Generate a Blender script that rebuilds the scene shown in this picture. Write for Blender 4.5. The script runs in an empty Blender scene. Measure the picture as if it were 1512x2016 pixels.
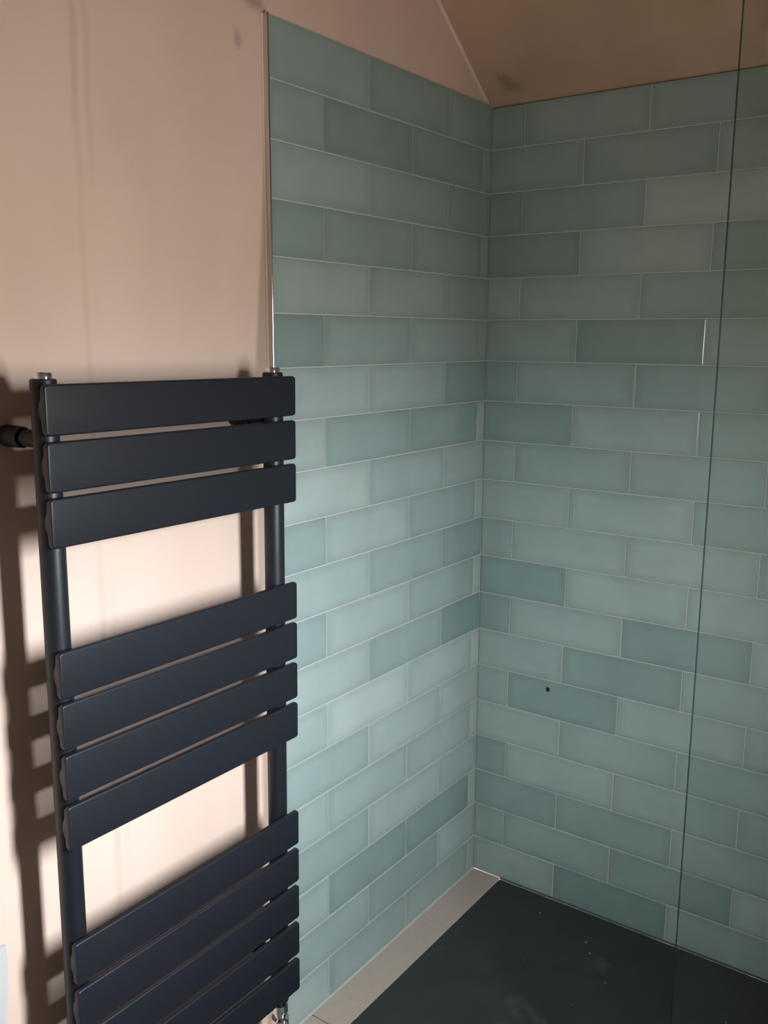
import bpy, bmesh, math, random
from mathutils import Matrix, Vector
random.seed(7)
scene = bpy.context.scene
COL = scene.collection

# ------------------------------------------------------------------ camera
cam_d = bpy.data.cameras.new('camera')
cam = bpy.data.objects.new('camera', cam_d); COL.objects.link(cam)
R0 = Vector((0.58349791, -0.81210124, 0.00466482))
R1 = Vector((-0.14946606, -0.11303432, -0.98228465))
R2 = Vector((0.79824187, 0.57246381, -0.18733687))
cam.matrix_world = Matrix(((R0.x, -R1.x, -R2.x, -2.11425855),
                           (R0.y, -R1.y, -R2.y, -1.19541329),
                           (R0.z, -R1.z, -R2.z, 1.5028152), (0, 0, 0, 1)))
cam_d.sensor_fit = 'VERTICAL'; cam_d.sensor_height = 24.0
cam_d.lens = 1812.727 / 2016 * 24.0
cam_d.clip_start = 0.02
scene.camera = cam

# ------------------------------------------------------------------ light
WX0, WX1, WZ0, WZ1, WY = -1.355, -1.195, 1.17, 1.615, -1.32     # small window in the back wall
world = bpy.data.worlds.new('daylight'); scene.world = world
world.use_nodes = True
wn = world.node_tree; bg = wn.nodes['Background']
wt = wn.nodes.new('ShaderNodeTexCoord'); ws = wn.nodes.new('ShaderNodeSeparateXYZ')
wn.links.new(wt.outputs['Generated'], ws.inputs[0])
wr_ = wn.nodes.new('ShaderNodeValToRGB'); wm = wn.nodes.new('ShaderNodeMapRange')
wn.links.new(ws.outputs[2], wm.inputs[0]); wm.inputs[1].default_value = -1.0; wm.inputs[2].default_value = 1.0
wn.links.new(wm.outputs[0], wr_.inputs[0]); wn.links.new(wr_.outputs[0], bg.inputs[0])
we = wr_.color_ramp.elements                                     # ground, horizon, overcast sky
we[0].position = 0.0; we[0].color = (0.16, 0.15, 0.14, 1)
we[1].position = 1.0; we[1].color = (1.0, 1.08, 1.15, 1)
for p_, c_ in ((0.48, (0.18, 0.175, 0.16, 1)), (0.56, (0.40, 0.44, 0.475, 1)), (0.76, (0.92, 1.0, 1.08, 1))):
    e_ = we.new(p_); e_.color = c_
bg.inputs[1].default_value = 36.0
ld = bpy.data.lights.new('window_portal', 'AREA')                 # guides the daylight sampling through the opening
ld.shape = 'RECTANGLE'; ld.size = WX1 - WX0; ld.size_y = WZ1 - WZ0
ld.cycles.is_portal = True
lo = bpy.data.objects.new('window_portal', ld); COL.objects.link(lo)
lo.location = ((WX0 + WX1) / 2, WY - 0.001, (WZ0 + WZ1) / 2)
lo.rotation_euler = (math.radians(90), 0, 0)

vs = scene.view_settings
scene.display_settings.display_device = 'sRGB'
vs.view_transform = 'Standard'; vs.look = 'None'; vs.gamma = 1.0
vs.use_curve_mapping = False
vs.exposure = 3.40

# ------------------------------------------------------------------ materials
def new_mat(name):
    m = bpy.data.materials.new(name); m.use_nodes = True
    nt = m.node_tree; b = nt.nodes['Principled BSDF']
    return m, nt, b
def N(nt, t, **kw):
    n = nt.nodes.new(t)
    for k, v in kw.items(): setattr(n, k, v)
    return n
def math_n(nt, op, a, b=None, c=None, clamp=False):
    n = N(nt, 'ShaderNodeMath', operation=op); n.use_clamp = clamp
    for i, v in enumerate((a, b, c)):
        if v is None: continue
        if isinstance(v, (int, float)): n.inputs[i].default_value = v
        else: nt.links.new(v, n.inputs[i])
    return n.outputs[0]
def mixc(nt, fac, a, b, mode='MIX'):
    n = N(nt, 'ShaderNodeMix', data_type='RGBA', blend_type=mode)
    for i, v in ((0, fac), (6, a), (7, b)):
        if isinstance(v, (int, float)): n.inputs[i].default_value = v
        elif isinstance(v, tuple): n.inputs[i].default_value = v
        else: nt.links.new(v, n.inputs[i])
    return n.outputs[2]
def noise(nt, vec, scale, detail=3, rough=0.5, dist=0.0):
    n = N(nt, 'ShaderNodeTexNoise'); n.inputs['Scale'].default_value = scale
    n.inputs['Detail'].default_value = detail; n.inputs['Roughness'].default_value = rough
    n.inputs['Distortion'].default_value = dist
    nt.links.new(vec, n.inputs['Vector']); return n.outputs['Fac']
def bump(nt, b, h, strength, dist):
    n = N(nt, 'ShaderNodeBump'); n.inputs['Strength'].default_value = strength
    n.inputs['Distance'].default_value = dist
    nt.links.new(h, n.inputs['Height']); nt.links.new(n.outputs[0], b.inputs['Normal'])
def ramp01(nt, v, lo_, hi_):
    n = N(nt, 'ShaderNodeMapRange'); n.interpolation_type = 'SMOOTHSTEP'
    nt.links.new(v, n.inputs[0]); n.inputs[1].default_value = lo_; n.inputs[2].default_value = hi_
    return n.outputs[0]
def bell(nt, v, c, w):            # 1 at c, falling to 0 at c +- w
    d = math_n(nt, 'ABSOLUTE', math_n(nt, 'SUBTRACT', v, c))
    n = N(nt, 'ShaderNodeMapRange'); n.interpolation_type = 'SMOOTHSTEP'
    nt.links.new(d, n.inputs[0]); n.inputs[1].default_value = w; n.inputs[2].default_value = 0.0
    return n.outputs[0]

PLASTER = (0.63, 0.455, 0.385, 1)
def plaster_mat(name, stains_and_band):
    m, nt, b = new_mat(name)
    geo = N(nt, 'ShaderNodeTexCoord').outputs['Object']
    sep = N(nt, 'ShaderNodeSeparateXYZ'); nt.links.new(geo, sep.inputs[0])
    X, Z = sep.outputs[0], sep.outputs[2]
    mp = N(nt, 'ShaderNodeMapping'); nt.links.new(geo, mp.inputs[0]); mp.inputs['Scale'].default_value = (1, 1, 0.35)
    big = noise(nt, mp.outputs[0], 4.5, 4)
    fine = noise(nt, geo, 90, 3)
    c = mixc(nt, ramp01(nt, big, 0.3, 0.75), (PLASTER[0] * .95, PLASTER[1] * .94, PLASTER[2] * .93, 1),
             (PLASTER[0] * 1.03, PLASTER[1] * 1.03, PLASTER[2] * 1.04, 1))
    wob = math_n(nt, 'MULTIPLY', math_n(nt, 'SUBTRACT', noise(nt, geo, 7, 3), 0.5), 0.022)
    Xw = math_n(nt, 'ADD', X, wob)
    if stains_and_band:
        patch = ramp01(nt, noise(nt, geo, 3.2, 2), 0.38, 0.62)
        s1 = math_n(nt, 'MULTIPLY', bell(nt, Xw, -1.212, 0.011), math_n(nt, 'ADD', math_n(nt, 'MULTIPLY', patch, 0.75), 0.25))
        c = mixc(nt, math_n(nt, 'MULTIPLY', s1, 0.38), c, (0.40, 0.25, 0.19, 1))
        s2 = math_n(nt, 'MULTIPLY', bell(nt, Xw, -1.190, 0.012), patch)
        c = mixc(nt, math_n(nt, 'MULTIPLY', s2, 0.22), c, (0.40, 0.25, 0.19, 1))
        # darker band in the plaster beside the tile edge
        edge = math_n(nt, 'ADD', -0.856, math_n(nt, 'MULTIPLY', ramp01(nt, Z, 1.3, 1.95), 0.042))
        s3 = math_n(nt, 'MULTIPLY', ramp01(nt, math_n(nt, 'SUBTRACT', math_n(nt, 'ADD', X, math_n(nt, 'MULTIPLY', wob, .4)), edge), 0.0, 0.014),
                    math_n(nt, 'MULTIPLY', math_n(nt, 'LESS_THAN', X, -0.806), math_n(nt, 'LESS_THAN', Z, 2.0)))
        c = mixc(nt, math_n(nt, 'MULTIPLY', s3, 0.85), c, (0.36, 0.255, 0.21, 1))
        # dirty finger marks above the tile corner
        def blob(x, z, rx, rz, k, col):
            nonlocal c
            dx = math_n(nt, 'DIVIDE', math_n(nt, 'SUBTRACT', X, x), rx)
            dz = math_n(nt, 'DIVIDE', math_n(nt, 'SUBTRACT', Z, z), rz)
            r = math_n(nt, 'SQRT', math_n(nt, 'ADD', math_n(nt, 'MULTIPLY', dx, dx), math_n(nt, 'MULTIPLY', dz, dz)))
            r = math_n(nt, 'ADD', r, math_n(nt, 'MULTIPLY', math_n(nt, 'SUBTRACT', noise(nt, geo, 30, 3), 0.5), 1.4))
            n = N(nt, 'ShaderNodeMapRange'); n.interpolation_type = 'SMOOTHSTEP'
            nt.links.new(r, n.inputs[0]); n.inputs[1].default_value = 1.0; n.inputs[2].default_value = 0.2
            c = mixc(nt, math_n(nt, 'MULTIPLY', n.outputs[0], k), c, col)
        blob(-0.835, 2.078, 0.050, 0.022, 0.75, (0.30, 0.23, 0.19, 1))
        blob(-0.872, 2.005, 0.014, 0.022, 0.5, (0.28, 0.22, 0.19, 1))
        blob(-0.060, 2.16, 0.02, 0.025, 0.45, (0.50, 0.28, 0.14, 1))
        blob(-1.10, 1.80, 0.10, 0.14, 0.10, (0.40, 0.28, 0.22, 1))
    nt.links.new(c, b.inputs['Base Color'])
    b.inputs['Roughness'].default_value = 0.8
    b.inputs['Specular IOR Level'].default_value = 0.25
    h = math_n(nt, 'ADD', math_n(nt, 'MULTIPLY', big, 2.0), math_n(nt, 'MULTIPLY', fine, 0.12))
    bump(nt, b, h, 0.25, 0.004)
    return m
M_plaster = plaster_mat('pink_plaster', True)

def ceiling_mat():
    m, nt, b = new_mat('pink_plaster_ceiling')
    co = N(nt, 'ShaderNodeTexCoord').outputs['Object']
    big = noise(nt, co, 3.5, 4)
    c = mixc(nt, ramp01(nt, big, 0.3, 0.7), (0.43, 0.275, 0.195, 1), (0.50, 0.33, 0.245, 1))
    sep = N(nt, 'ShaderNodeSeparateXYZ'); nt.links.new(co, sep.inputs[0])
    for (x, y, r, k) in ((-0.047, -0.062, 0.030, 0.55), (-0.03, -0.085, 0.03, 0.4)):
        dx = math_n(nt, 'SUBTRACT', sep.outputs[0], x); dy = math_n(nt, 'SUBTRACT', sep.outputs[1], y)
        rr = math_n(nt, 'SQRT', math_n(nt, 'ADD', math_n(nt, 'MULTIPLY', dx, dx), math_n(nt, 'MULTIPLY', dy, dy)))
        rr = math_n(nt, 'ADD', rr, math_n(nt, 'MULTIPLY', math_n(nt, 'SUBTRACT', noise(nt, co, 40, 3), .5), .05))
        n = N(nt, 'ShaderNodeMapRange'); n.interpolation_type = 'SMOOTHSTEP'
        nt.links.new(rr, n.inputs[0]); n.inputs[1].default_value = r; n.inputs[2].default_value = 0.004
        c = mixc(nt, math_n(nt, 'MULTIPLY', n.outputs[0], k), c, (0.20, 0.14, 0.11, 1))
    nt.links.new(c, b.inputs['Base Color'])
    b.inputs['Roughness'].default_value = 0.85; b.inputs['Specular IOR Level'].default_value = 0.2
    bump(nt, b, noise(nt, co, 60, 3), 0.15, 0.003)
    return m
M_ceiling = ceiling_mat()

def tile_mat():
    m, nt, b = new_mat('sage_glaze')
    tc = N(nt, 'ShaderNodeTexCoord'); co = tc.outputs['Object']; gen = tc.outputs['Generated']
    info = N(nt, 'ShaderNodeObjectInfo')
    sc = N(nt, 'ShaderNodeSeparateColor'); nt.links.new(info.outputs['Color'], sc.inputs[0])
    shade = sc.outputs[0]                      # 0 dark teal .. 1 pale
    off = N(nt, 'ShaderNodeVectorMath', operation='ADD'); nt.links.new(co, off.inputs[0])
    rv = N(nt, 'ShaderNodeCombineXYZ'); rr = math_n(nt, 'MULTIPLY', info.outputs['Random'], 37.0)
    nt.links.new(rr, rv.inputs[0]); nt.links.new(rr, rv.inputs[1]); nt.links.new(rv.outputs[0], off.inputs[1])
    cloud = noise(nt, off.outputs[0], 9, 3, 0.55)
    cr = N(nt, 'ShaderNodeValToRGB'); nt.links.new(shade, cr.inputs[0])
    e = cr.color_ramp.elements
    e[0].position = 0.0; e[0].color = (0.175, 0.240, 0.235, 1)
    e[1].position = 1.0; e[1].color = (0.385, 0.424, 0.408, 1)
    k = cr.color_ramp.elements.new(0.5); k.color = (0.262, 0.322, 0.312, 1)
    # the glaze pools darker towards the tile's rim
    sg = N(nt, 'ShaderNodeSeparateXYZ'); nt.links.new(gen, sg.inputs[0])
    def rim(v, w):
        d = math_n(nt, 'MINIMUM', v, math_n(nt, 'SUBTRACT', 1.0, v)); return ramp01(nt, d, 0.0, w)
    rim_v = math_n(nt, 'MULTIPLY', rim(sg.outputs[0], 0.10), rim(sg.outputs[2], 0.24))
    rim_v = math_n(nt, 'ADD', math_n(nt, 'MULTIPLY', rim_v, 0.12), 0.90)
    rim_v = math_n(nt, 'ADD', rim_v, math_n(nt, 'MULTIPLY', math_n(nt, 'SUBTRACT', cloud, 0.5), 0.28))
    g = N(nt, 'ShaderNodeCombineColor')
    for i in range(3): nt.links.new(rim_v, g.inputs[i])
    c = mixc(nt, 1.0, cr.outputs[0], g.outputs[0], 'MULTIPLY')
    nt.links.new(c, b.inputs['Base Color'])
    b.inputs['Roughness'].default_value = 0.20
    b.inputs['Specular IOR Level'].default_value = 0.5
    bump(nt, b, noise(nt, off.outputs[0], 11, 2), 0.35, 0.004)
    return m
M_tile = tile_mat()

def simple(name, col, rough, metal=0.0, spec=0.5, nscale=None, namp=0.1, bstr=0.0, bdist=0.001):
    m, nt, b = new_mat(name)
    co = N(nt, 'ShaderNodeTexCoord').outputs['Object']
    if nscale:
        f = noise(nt, co, nscale, 4)
        c = mixc(nt, f, tuple(v * (1 - namp) for v in col[:3]) + (1,), tuple(v * (1 + namp) for v in col[:3]) + (1,))
        nt.links.new(c, b.inputs['Base Color'])
        if bstr: bump(nt, b, f, bstr, bdist)
    else:
        b.inputs['Base Color'].default_value = tuple(col[:3]) + (1,)
    b.inputs['Roughness'].default_value = rough; b.inputs['Metallic'].default_value = metal
    b.inputs['Specular IOR Level'].default_value = spec
    return m
M_grout = simple('grey_grout', (0.46, 0.44, 0.41), 0.9, nscale=120, namp=0.12, spec=0.2)
M_sealant = simple('pale_sealant', (0.33, 0.33, 0.30), 0.5, nscale=20, namp=0.06)
M_sealant_grey = simple('grey_sealant', (0.06, 0.062, 0.062), 0.8, spec=0.1, nscale=30, namp=0.2)
M_chrome = simple('chrome', (0.82, 0.82, 0.83), 0.08, metal=1.0)
M_trim = simple('brushed_trim_metal', (0.66, 0.63, 0.61), 0.12, metal=1.0, nscale=200, namp=0.05)
M_black = simple('hole_black', (0.004, 0.004, 0.004), 0.7)
M_anthracite = simple('anthracite_powder_coat', (0.0092, 0.0097, 0.0138), 0.42, spec=0.34, nscale=500, namp=0.25, bstr=0.10, bdist=0.0006)
M_bracket = simple('black_plastic', (0.010, 0.010, 0.011), 0.5, spec=0.25)
M_stone = simple('beige_limestone', (0.35, 0.275, 0.235), 0.7, nscale=60, namp=0.10, bstr=0.1)
M_filler = simple('pale_filler', (0.66, 0.50, 0.40), 0.7, nscale=30, namp=0.05)
M_boards = simple('dark_floor_slate', (0.06, 0.058, 0.055), 0.7, nscale=12, namp=0.2)
M_white = simple('white_board', (0.44, 0.415, 0.42), 0.6, nscale=4, namp=0.02)
M_frame = simple('white_paint', (0.72, 0.72, 0.70), 0.5)
M_room_wall = simple('pale_room_wall', (0.62, 0.53, 0.47), 0.85, nscale=5, namp=0.06)  # pale colour of the unseen walls, raised to bounce more light

def tray_mat():
    m, nt, b = new_mat('charcoal_slate_tray')
    co = N(nt, 'ShaderNodeTexCoord').outputs['Object']
    f = noise(nt, co, 12, 5, 0.6)
    c = mixc(nt, f, (0.018, 0.021, 0.022, 1), (0.034, 0.036, 0.037, 1))
    # plaster dust: faint smears and loose specks
    cl = ramp01(nt, noise(nt, co, 6, 4, 0.6, 0.6), 0.60, 0.80)
    c = mixc(nt, math_n(nt, 'MULTIPLY', cl, 0.14), c, (0.32, 0.30, 0.28, 1))
    v = N(nt, 'ShaderNodeTexVoronoi'); v.inputs['Scale'].default_value = 26; nt.links.new(co, v.inputs['Vector'])
    vs_ = N(nt, 'ShaderNodeSeparateColor'); nt.links.new(v.outputs['Color'], vs_.inputs[0])
    sp = math_n(nt, 'MULTIPLY', math_n(nt, 'LESS_THAN', v.outputs['Distance'], 0.07), math_n(nt, 'GREATER_THAN', vs_.outputs[0], 0.86))
    c = mixc(nt, math_n(nt, 'MULTIPLY', sp, 0.6), c, (0.40, 0.38, 0.36, 1))
    nt.links.new(c, b.inputs['Base Color'])
    b.inputs['Roughness'].default_value = 0.62; b.inputs['Specular IOR Level'].default_value = 0.3
    bump(nt, b, noise(nt, co, 55, 4), 0.35, 0.002)
    return m
M_tray = tray_mat()

def glass_mat():
    m = bpy.data.materials.new('clear_screen_glass'); m.use_nodes = True
    nt = m.node_tree; nt.nodes.clear()
    out = N(nt, 'ShaderNodeOutputMaterial')
    tr = N(nt, 'ShaderNodeBsdfTransparent'); tr.inputs[0].default_value = (0.955, 0.975, 0.955, 1)
    gl = N(nt, 'ShaderNodeBsdfGlossy'); gl.inputs['Roughness'].default_value = 0.0
    fr = N(nt, 'ShaderNodeFresnel'); gm = N(nt, 'ShaderNodeNewGeometry')
    nt.links.new(math_n(nt, 'SUBTRACT', 1.5, math_n(nt, 'MULTIPLY', gm.outputs['Backfacing'], 1.5 - 1 / 1.5)), fr.inputs[0])
    mx = N(nt, 'ShaderNodeMixShader')
    nt.links.new(math_n(nt, 'MULTIPLY', fr.outputs[0], 0.8), mx.inputs[0])
    nt.links.new(tr.outputs[0], mx.inputs[1]); nt.links.new(gl.outputs[0], mx.inputs[2])
    nt.links.new(mx.outputs[0], out.inputs[0])
    return m
M_glass = glass_mat()
M_glass_edge = simple('green_glass_edge', (0.010, 0.020, 0.017), 0.25)

# ------------------------------------------------------------------ helpers
def link_mesh(name, bm, mat, parent=None, smooth=False):
    me = bpy.data.meshes.new(name); bmesh.ops.recalc_face_normals(bm, faces=bm.faces); bm.to_mesh(me); bm.free()
    me.materials.append(mat)
    if smooth:
        for p in me.polygons: p.use_smooth = True
    o = bpy.data.objects.new(name, me); COL.objects.link(o)
    if parent: o.parent = parent
    return o
def box_bm(x0, x1, y0, y1, z0, z1, bev=0.0, seg=2, bm=None):
    new = bm is None
    bm = bm or bmesh.new()
    r = bmesh.ops.create_cube(bm, size=1.0)
    for v in r['verts']:
        v.co = Vector(((x0 + x1) / 2 + v.co.x * (x1 - x0), (y0 + y1) / 2 + v.co.y * (y1 - y0), (z0 + z1) / 2 + v.co.z * (z1 - z0)))
    if bev and new:
        bmesh.ops.bevel(bm, geom=list(bm.edges), offset=bev, segments=seg, profile=0.5, affect='EDGES')
    return bm
def prism_bm(pts, a0, a1, axis='Y', bm=None):
    bm = bm or bmesh.new()
    def mk(p, a):
        if axis == 'Y': return (p[0], a, p[1])
        if axis == 'X': return (a, p[0], p[1])
        return (p[0], p[1], a)
    A = [bm.verts.new(mk(p, a0)) for p in pts]; B = [bm.verts.new(mk(p, a1)) for p in pts]
    bm.faces.new(A); bm.faces.new(B[::-1])
    n = len(pts)
    for i in range(n): bm.faces.new((A[i], A[(i + 1) % n], B[(i + 1) % n], B[i]))
    return bm
def lathe_bm(profile, segs=24, axis='Z', origin=(0, 0, 0), bm=None):
    # profile: (radius, along axis)
    bm = bm or bmesh.new(); rings = []
    ox, oy, oz = origin
    for r, h in profile:
        ring = []
        for i in range(segs):
            a = 2 * math.pi * i / segs; c, s = r * math.cos(a), r * math.sin(a)
            p = (ox + c, oy + s, oz + h) if axis == 'Z' else ((ox + c, oy + h, oz + s) if axis == 'Y' else (ox + h, oy + c, oz + s))
            ring.append(bm.verts.new(p))
        rings.append(ring)
    for a, b in zip(rings, rings[1:]):
        for i in range(segs): bm.faces.new((a[i], a[(i + 1) % segs], b[(i + 1) % segs], b[i]))
    bm.faces.new(rings[0]); bm.faces.new(rings[-1][::-1])
    return bm
def autosmooth(o, deg=35):
    for p in o.data.polygons: p.use_smooth = True
    bm = bmesh.new(); bm.from_mesh(o.data)
    for e in bm.edges:
        e.smooth = not (len(e.link_faces) == 2 and e.calc_face_angle(0) > math.radians(deg))
    bm.to_mesh(o.data); bm.free()
def structure(o): o['kind'] = 'structure'; return o
def tag(o, label, cat, group=None):
    o['label'] = label; o['category'] = cat
    if group: o['group'] = group
    return o

# ------------------------------------------------------------------ room shell
H = 0.103; ROWS = 20; EAVE = H * ROWS + 0.005; SL = 0.735
XL, YB, ZF = -2.75, WY, 2.85                       # far left wall, back wall, flat ceiling height
XR = -(ZF - EAVE) / SL                             # where the slope meets the flat ceiling
XT = -0.8065                                       # left end of the tiling
PY = 0.011                                         # plaster face behind the tile face

# left (radiator) wall: plaster gable wall
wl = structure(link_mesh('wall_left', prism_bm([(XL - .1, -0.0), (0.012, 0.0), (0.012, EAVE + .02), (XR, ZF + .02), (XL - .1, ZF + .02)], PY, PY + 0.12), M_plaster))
# right wall
wr = structure(link_mesh('wall_right', box_bm(0.011, 0.12, YB - .1, PY + .12, 0, EAVE + .02), M_plaster))
# back wall with a window opening, far wall
bb = bmesh.new()
for (a, b_, c, d) in ((XL - .1, WX0, 0, ZF), (WX1, 0.12, 0, ZF), (WX0, WX1, 0, WZ0), (WX0, WX1, WZ1, ZF)):
    box_bm(a, b_, YB - .025, YB, c, d, bm=bb)
structure(link_mesh('wall_back', bb, M_room_wall))
structure(link_mesh('wall_far', box_bm(XL - .1, XL, YB, PY, 0, ZF), M_room_wall))
# ceiling: slope above the shower and flat part
structure(link_mesh('ceiling', prism_bm([(0.12, EAVE - 0.12 * SL - .004), (0.0, EAVE - .001), (XR, ZF), (XL - .1, ZF), (XL - .1, ZF + .1), (XR, ZF + .1), (0.12, EAVE + .1)], YB - .1, PY + 0.12), M_ceiling))
# bead of plaster along the gable joint
def bead(p, q, w):
    d = (Vector(q) - Vector(p)); bm = bmesh.new()
    up = Vector((-SL, 0, 1)).normalized() * -1
    a = [Vector(p) + o for o in (Vector((0, .002, 0)), Vector((0, -w * .55, 0)), up * w + Vector((0, .001, 0)))]
    v0 = [bm.verts.new(x) for x in a]; v1 = [bm.verts.new(x + d) for x in a]
    bm.faces.new(v0); bm.faces.new(v1[::-1])
    for i in range(3): bm.faces.new((v0[i], v0[(i + 1) % 3], v1[(i + 1) % 3], v1[i]))
    return bm
structure(link_mesh('trim_1', bead((-0.006, PY, EAVE + 0.003), (XR, PY, ZF), 0.012), M_filler))

# floor: screed with beige stone pieces
fl = structure(link_mesh('floor', box_bm(XL - .1, .12, YB - .1, PY + .1, -0.12, -0.012), M_grout))
def stone(x0, x1, y0, y1, mat=None):
    link_mesh('stone_tile', box_bm(x0, x1, y0, y1, -0.012, 0.0, 0.0012, 1), mat or M_stone, fl)
TR0, TRY = -0.86, -0.090                           # tray's left and upper edges
g = 0.0015
xs = [-0.0, -0.7205, -1.24, -1.76, -2.28, -2.75]
for a, b_ in zip(xs, xs[1:]): stone(b_ + g, a - g if a else 0.001, TRY + .001, PY - .001)
ys = [TRY, -0.61, -1.13, YB]
for a, b_ in zip(xs[1:], xs[2:]):
    for c, d in zip(ys, ys[1:]):
        stone(b_ + g, min(a, TR0) - g, d + g, c - g, M_boards)

# unseen white door, added to reflect a pale strip in the right-wall tiles
dr = structure(bpy.data.objects.new('added_door_1', None)); COL.objects.link(dr); dr.location = (-2.28, PY, 0)
for nm, (x0, x1, y0, z0, z1) in (('leaf', (-.33, .33, -.018, 0.006, 1.99)), ('architrave', (-.40, -.335, -.024, 0, 2.06)), ('architrave', (.335, .40, -.024, 0, 2.06)), ('architrave', (-.335, .335, -.024, 1.995, 2.06))):
    link_mesh(nm, box_bm(x0, x1, y0, -.0005, z0, z1, .002, 1), M_frame, dr)
# window in the back wall
win = structure(bpy.data.objects.new('window_1', None)); COL.objects.link(win)
win.location = ((WX0 + WX1) / 2, YB - .05, WZ0)
def wpart(name, x0, x1, y0, y1, z0, z1, mat):
    bm = box_bm(x0, x1, y0, y1, z0, z1)
    bmesh.ops.translate(bm, verts=bm.verts, vec=-Vector(win.location))
    return link_mesh(name, bm, mat, win)
fw = 0.007
wpart('frame_rail', WX0, WX1, YB - .022, YB - .004, WZ0, WZ0 + fw, M_frame)
wpart('frame_rail', WX0, WX1, YB - .022, YB - .004, WZ1 - fw, WZ1, M_frame)
wpart('frame_stile', WX0, WX0 + fw, YB - .022, YB - .004, WZ0 + fw, WZ1 - fw, M_frame)
wpart('frame_stile', WX1 - fw, WX1, YB - .022, YB - .004, WZ0 + fw, WZ1 - fw, M_frame)
wpart('pane', WX0 + fw, WX1 - fw, YB - .015, YB - .011, WZ0 + fw, WZ1 - fw, M_glass)

# ------------------------------------------------------------------ tiles
JT = 0.0024                                        # joint
mesh_cache = {}
def tile_mesh(w, h):
    key = (round(w, 4), round(h, 4))
    if key in mesh_cache: return mesh_cache[key]
    t, b1, b2 = 0.0085, 0.0013, 0.0022
    def ring(i, y): return [(i, y, i), (w - i, y, i), (w - i, y, h - i), (i, y, h - i)]
    vs_ = ring(0, t) + ring(0, b2) + ring(0.0006, 0.0007) + ring(b2, 0.0)
    fs = []
    for k in range(3):
        for i in range(4):
            a, b_ = k * 4 + i, k * 4 + (i + 1) % 4
            fs.append((a, b_, b_ + 4, a + 4))
    fs += [(12, 13, 14, 15), (3, 2, 1, 0)]
    me = bpy.data.meshes.new('tile'); me.from_pydata(vs_, [], fs); me.materials.append(M_tile); me.update()
    mesh_cache[key] = me; return me
def place_tile(parent, mat4, w, h, shade):
    o = bpy.data.objects.new('tile', tile_mesh(w, h)); COL.objects.link(o)
    o.parent = parent
    rot = Matrix.Rotation(random.uniform(-.0022, .0022), 4, 'Z') @ Matrix.Rotation(random.uniform(-.0035, .0035), 4, 'X')
    o.matrix_world = mat4 @ Matrix.Translation((w / 2, 0, h / 2)) @ rot @ Matrix.Translation((-w / 2, 0, -h / 2))
    s = min(1, max(0, 0.5 + 0.25 * shade + random.uniform(-.05, .05)))
    o.color = (s, s, s, 1)
    return o
L = 0.3093
# shade of each tile, counted from the corner (-2 dark teal .. 2 pale)
SH_L = ['-.3 -.6 .2', '0 -.9 -1 -.1', '-.7 -.2 .5', '.3 -.4 -.5 -.9', '-.2 .5 .5', '.3 .3 -.4 -1', '-1.1 .4 .6', '1.6 -.7 -.6 .6',
        '.4 .2 1.2', '1.4 0 .8 -.5', '-.8 -.1 .3', '1.6 .1 .7 -.1', '-1.6 -.1 .6', '1.3 1 1.6 .6', '.6 .6 -.1', '.9 .1 .1 .8',
        '.4 .7 0', '1.2 -1.7 -1.2 .2', '.8 -.6 .1', '.2 0 -.5 .4']
SH_R = ['-.5 -.1 -.6', '-.3 -.8 -.2', '-1.2 -.6 .8', '-1 .3 -.5', '.5 .5 -.2', '-.1 -1.5 .3', '-.4 .4 0', '-.8 .6 .1 ', '-.1 -.1 .4',
        '.4 .6 0', '-.2 .5 .8', '-1.1 .6 .7', '-1 .6 -1', '.2 -.7 .5', '.1 -1 .6', '.5 .3 .2', '-.9 .7 .1', '-1.1 -.6 .3', '-.4 -.1 -.7', '.2 -1.8 .3']
for r in range(ROWS):
    z1 = (ROWS - r) * H - JT / 2; z0 = (ROWS - r - 1) * H + JT / 2
    if r == 0: z1 += 0.003
    # left wall: from the corner towards -X
    a = [0.1934, 0.0349][r % 2]
    ed = [0.0] + [a + k * L for k in range(4)]
    ed = [e for e in ed if e < -XT - 0.03] + [-XT + 0.0]
    sh = [float(v) for v in SH_L[r].split()]
    for k, (p, q) in enumerate(zip(ed, ed[1:])):
        x0 = -q + JT / 2; x1 = -p - JT / 2
        if k == 0: x1 = -0.0003
        if q == -XT: x0 = -q + 0.0012
        place_tile(wl, Matrix.Translation((x0, 0, z0)), x1 - x0, z1 - z0, sh[k] if k < len(sh) else 0)
    # right wall: from the corner towards -Y
    a = [0.0934, 0.2490][r % 2]
    ed = [0.0] + [a + k * L for k in range(7)]
    ed = [e for e in ed if e < -YB - 0.03] + [-YB]
    sh = [float(v) for v in SH_R[r].split()]
    for k, (p, q) in enumerate(zip(ed, ed[1:])):
        y_hi = -p - JT / 2; y_lo = -q + JT / 2
        if k == 0: y_hi = -0.0003
        # local x -> -Y, local y -> +X, local z -> Z
        if r == 0: z1 = ROWS * H - 0.0045
        M4 = Matrix(((0, 1, 0, 0), (-1, 0, 0, y_hi), (0, 0, 1, z0), (0, 0, 0, 1)))
        place_tile(wr, M4, y_hi - y_lo, z1 - z0, sh[k] if k < len(sh) else random.gauss(0.1, .6))
link_mesh('grout', box_bm(XT, 0.0105, 0.0020, PY + .001, 0.0, ROWS * H + .003), M_grout, wl)
link_mesh('grout', box_bm(0.0020, 0.0115, YB, 0.0015, 0.0, ROWS * H - .0055), M_grout, wr)
# raised black piece on a right-wall tile, its colour standing for a hole's shade
hole = [(-.2103, .5868), (-.2066, .5905), (-.2077, .5943), (-.2088, .6006), (-.2112, .6003), (-.2130, .5972), (-.2152, .5992), (-.2168, .5985), (-.2165, .5925), (-.2176, .5895), (-.2136, .5862)]
hl = link_mesh('screw_hole', prism_bm(hole, -0.0008, 0.004, 'X'), M_black, wr); hl['label'] = 'small ragged black hole in a tile'
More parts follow.
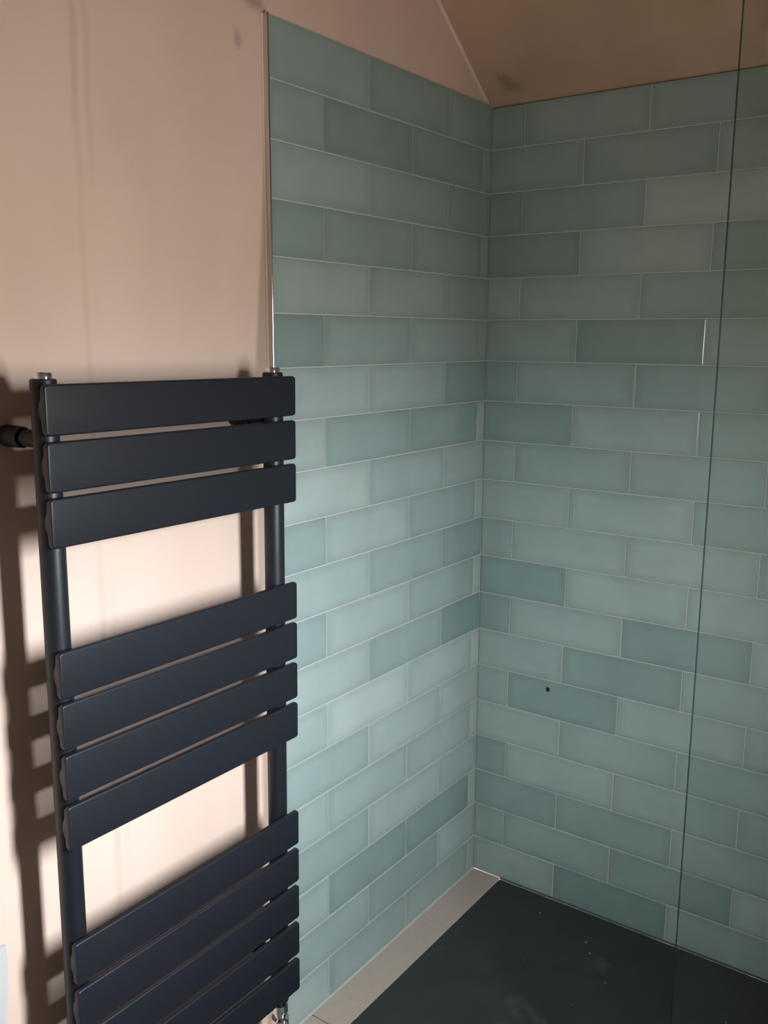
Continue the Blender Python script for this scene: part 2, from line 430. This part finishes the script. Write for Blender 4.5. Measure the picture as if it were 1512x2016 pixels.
# metal tile edging
lip = [(XT - .0024, PY + .002), (XT - .0024, 0.0006)]
for i in range(1, 12):
    t = math.pi * i / 12; lip.append((XT - .0003 - .0021 * math.cos(t), 0.0006 - .0021 * math.sin(t)))
lip += [(XT + .0018, 0.0006), (XT, 0.0010), (XT, PY + .002)]
bm = prism_bm(lip, 0.0, ROWS * H + .004, 'Z')
autosmooth(structure(link_mesh('trim_2', bm, M_trim)))
structure(link_mesh('trim_3', box_bm(XT - .0075, XT - .0022, PY - .0016, PY + .001, 0.0, ROWS * H + .004, 0.0006, 1), M_plaster))
# sealant along the foot of both tiled walls
structure(link_mesh('trim_4', prism_bm([(0.001, 0.005), (-0.0035, -0.0), (0.001, 0.0)], XT, 0.0, 'X'), M_sealant))
structure(link_mesh('trim_5', prism_bm([(0.0, 0.004), (0.0, 0.0), (-0.0045, 0.0)], YB, TRY, 'Y'), M_sealant_grey))

# ------------------------------------------------------------------ shower tray
tray = link_mesh('shower_tray', box_bm(TR0, -0.004, YB + .002, TRY, -0.0119, 0.0, 0.0015, 1), M_tray)
tag(tray, 'dark charcoal slate-effect shower tray dusted with plaster specks, at the foot of the tiled walls', 'shower tray')

# ------------------------------------------------------------------ glass screen
GX, GY = -0.8, -0.8175
scr = bpy.data.objects.new('shower_screen', None); COL.objects.link(scr); scr.location = (GX, GY, 0)
tag(scr, 'clear frameless glass shower screen with a thin green edge, standing on the dark tray', 'shower screen')
def gpart(name, bm, mat):
    bmesh.ops.translate(bm, verts=bm.verts, vec=(-GX, -GY, 0)); return link_mesh(name, bm, mat, scr)
bm = box_bm(GX, GX + .0068, YB + .004, GY - .0004, 0.012, 2.25)
gpart('glass_pane', bm, M_glass)
gpart('glass_edge', box_bm(GX, GX + .0068, GY - .0003, GY, 0.012, 2.25), M_glass_edge)
bm = box_bm(GX - .006, GX - .0003, YB + .004, GY, 0.0, 0.022); box_bm(GX + .0083, GX + .014, YB + .004, GY, 0.0, 0.022, bm=bm)
box_bm(GX - .006, GX + .014, YB + .004, GY, 0.0, 0.011, bm=bm)
gpart('floor_channel', bm, M_chrome)

# ------------------------------------------------------------------ towel radiator
RX, RZ = -1.127, 0.21                               # foot of its axis
rad = bpy.data.objects.new('towel_radiator', None); COL.objects.link(rad)
rad.location = (RX - .0062, PY, 1.4); rad.rotation_euler = (0, math.radians(0.50), 0)
tag(rad, 'anthracite ladder towel radiator of flat horizontal bars hung on the pink plaster wall', 'radiator')
O = Vector((RX, PY, 1.4))                            # part coordinates are relative to this
AY = -0.086 - PY                                     # post axis
PS = 0.2285                                          # half distance between posts
def rp(name, bm, mat, parent=rad, sm=True):
    o = link_mesh(name, bm, mat, parent)
    if sm: autosmooth(o)
    return o
post_prof = [(0.010, 0.205 - 1.4), (0.0165, 0.206 - 1.4), (0.018, 0.209 - 1.4), (0.018, 1.439 - 1.4), (0.0172, 1.4415 - 1.4), (0.0150, 1.4425 - 1.4)]
for s in (-1, 1):
    p = rp('post', lathe_bm(post_prof, 32, 'Z', (s * PS, AY, 0)), M_anthracite)
    plug = lathe_bm([(0.0125, 1.4426 - 1.4), (0.0125, 1.4495 - 1.4), (0.0117, 1.4508 - 1.4), (0.0085, 1.4508 - 1.4), (0.007, 1.449 - 1.4)], 24, 'Z', (s * PS, AY, 0))
    k = rp('vent_plug', plug, M_chrome, p); k['label'] = 'chrome plug on the post top'
bar_z = [1.4016, 1.3244, 1.2475, 1.0304, 0.954, 0.8768, 0.7988, 0.5802, 0.5019, 0.4235, 0.3447, 0.2662]
FY = -0.120 - PY                                     # front face of the bars
def bar_bm():
    # profile in (y, z): flat front, thin ends, rounded hump at the back
    h = 0.0345; r = 0.0030; pr = []
    for i in range(5):
        t = math.pi / 2 * i / 4; pr.append((FY + r - r * math.cos(t), h - r + r * math.sin(t)))
    pr += [(FY + .0076, h), (FY + .0096, h - .002), (FY + .0098, h - .006)]
    for i in range(0, 9):
        t = i / 8; pr.append((FY + .0098 + .0062 * math.sin(math.pi * t) ** 1.3, h - .014 - t * (2 * h - .028)))
    pr += [(FY + .0098, -h + .006), (FY + .0096, -h + .002), (FY + .0076, -h)]
    for i in range(5):
        t = math.pi / 2 * i / 4; pr.append((FY + r - r * math.sin(t), -h + r - r * math.cos(t)))
    bm = bmesh.new(); n = len(pr); x0, x1 = -0.2505, 0.2505
    rings = []
    R = 0.0055; re_ = 0.0016                       # rounded corners seen from the front, softened end edge
    es = [0.0, .0001, .0003, .0006, .001, .0016, .0026, .004, R]
    st = [(x0 + e, e) for e in es] + [(x1 - e, e) for e in es[::-1]]
    for x, e in st:
        kz = (h - (R - math.sqrt(max(0, R * R - (R - e) ** 2)))) / h
        ya = re_ - math.sqrt(max(0, re_ * re_ - (re_ - e) ** 2)) if e < re_ else 0
        rings.append([bm.verts.new((x, max(y, FY + ya), z * kz)) for y, z in pr])
    for a, b_ in zip(rings, rings[1:]):
        for i in range(n): bm.faces.new((a[i], a[(i + 1) % n], b_[(i + 1) % n], b_[i]))
    bm.faces.new(rings[0]); bm.faces.new(rings[-1][::-1])
    return bm
first = None
for z in bar_z:
    if first is None:
        first = rp('bar', bar_bm(), M_anthracite); first.location = (0, 0, z - 1.4)
    else:
        o = first.copy(); COL.objects.link(o); o.parent = rad; o.location = (0, 0, z - 1.4)
for s in (-1, 1):
    for z in (1.359, 0.300):
        b_ = lathe_bm([(0.0135, 0.0), (0.0155, -0.0015), (0.0158, -0.004), (0.0152, -0.041), (0.0140, -0.043)], 28, 'Y', (s * PS - s * .0005, 0, z - 1.4))
        br = rp('wall_bracket', b_, M_bracket)
        rp('bracket_rod', lathe_bm([(0.009, -0.0425), (0.009, -0.049), (0.0118, -0.0495), (0.0125, -0.0530), (0.0125, -0.082)], 24, 'Y', (s * PS, 0, z - 1.4)), M_bracket, br)
# chrome valve under the right post
vz = 0.205 - 1.4
v = rp('valve', lathe_bm([(0.010, vz + .002), (0.0115, vz - .004), (0.0165, vz - .006), (0.0165, vz - .024), (0.0125, vz - .027), (0.0125, vz - .034), (0.0175, vz - .038), (0.0185, vz - .085), (0.015, vz - .09), (0.0075, vz - .091), (0.0075, -1.4 + .003)], 12, 'Z', (PS, AY, 0)), M_chrome)
v['label'] = 'chrome valve below the right-hand post'
rp('valve_head', lathe_bm([(0.010, -0.014), (0.0140, -0.018), (0.0150, -0.022), (0.0145, -0.050), (0.011, -0.053)], 20, 'Y', (PS, AY, vz - .062)), M_chrome, v)
v2 = rp('valve', lathe_bm([(0.010, vz + .002), (0.0165, vz - .006), (0.0165, vz - .024), (0.0125, vz - .027), (0.0175, vz - .038), (0.0185, vz - .085), (0.0075, vz - .091), (0.0075, -1.4 + .003)], 12, 'Z', (-PS, AY, 0)), M_chrome)

# ------------------------------------------------------------------ white board at the left edge
bx = -1.4265
pts = [(bx - .26, 0.0), (bx - .025, 0.0), (bx - .016, 0.42), (bx - .0095, 0.46), (bx - .002, 0.515), (bx + .0005, 0.55), (bx, 0.586), (bx - .26, 0.588)]
wb = link_mesh('white_board', prism_bm(pts, PY - .0065, PY - .0005), M_white)
tag(wb, 'white board standing against the plaster wall at the lower left edge of the photo', 'board')
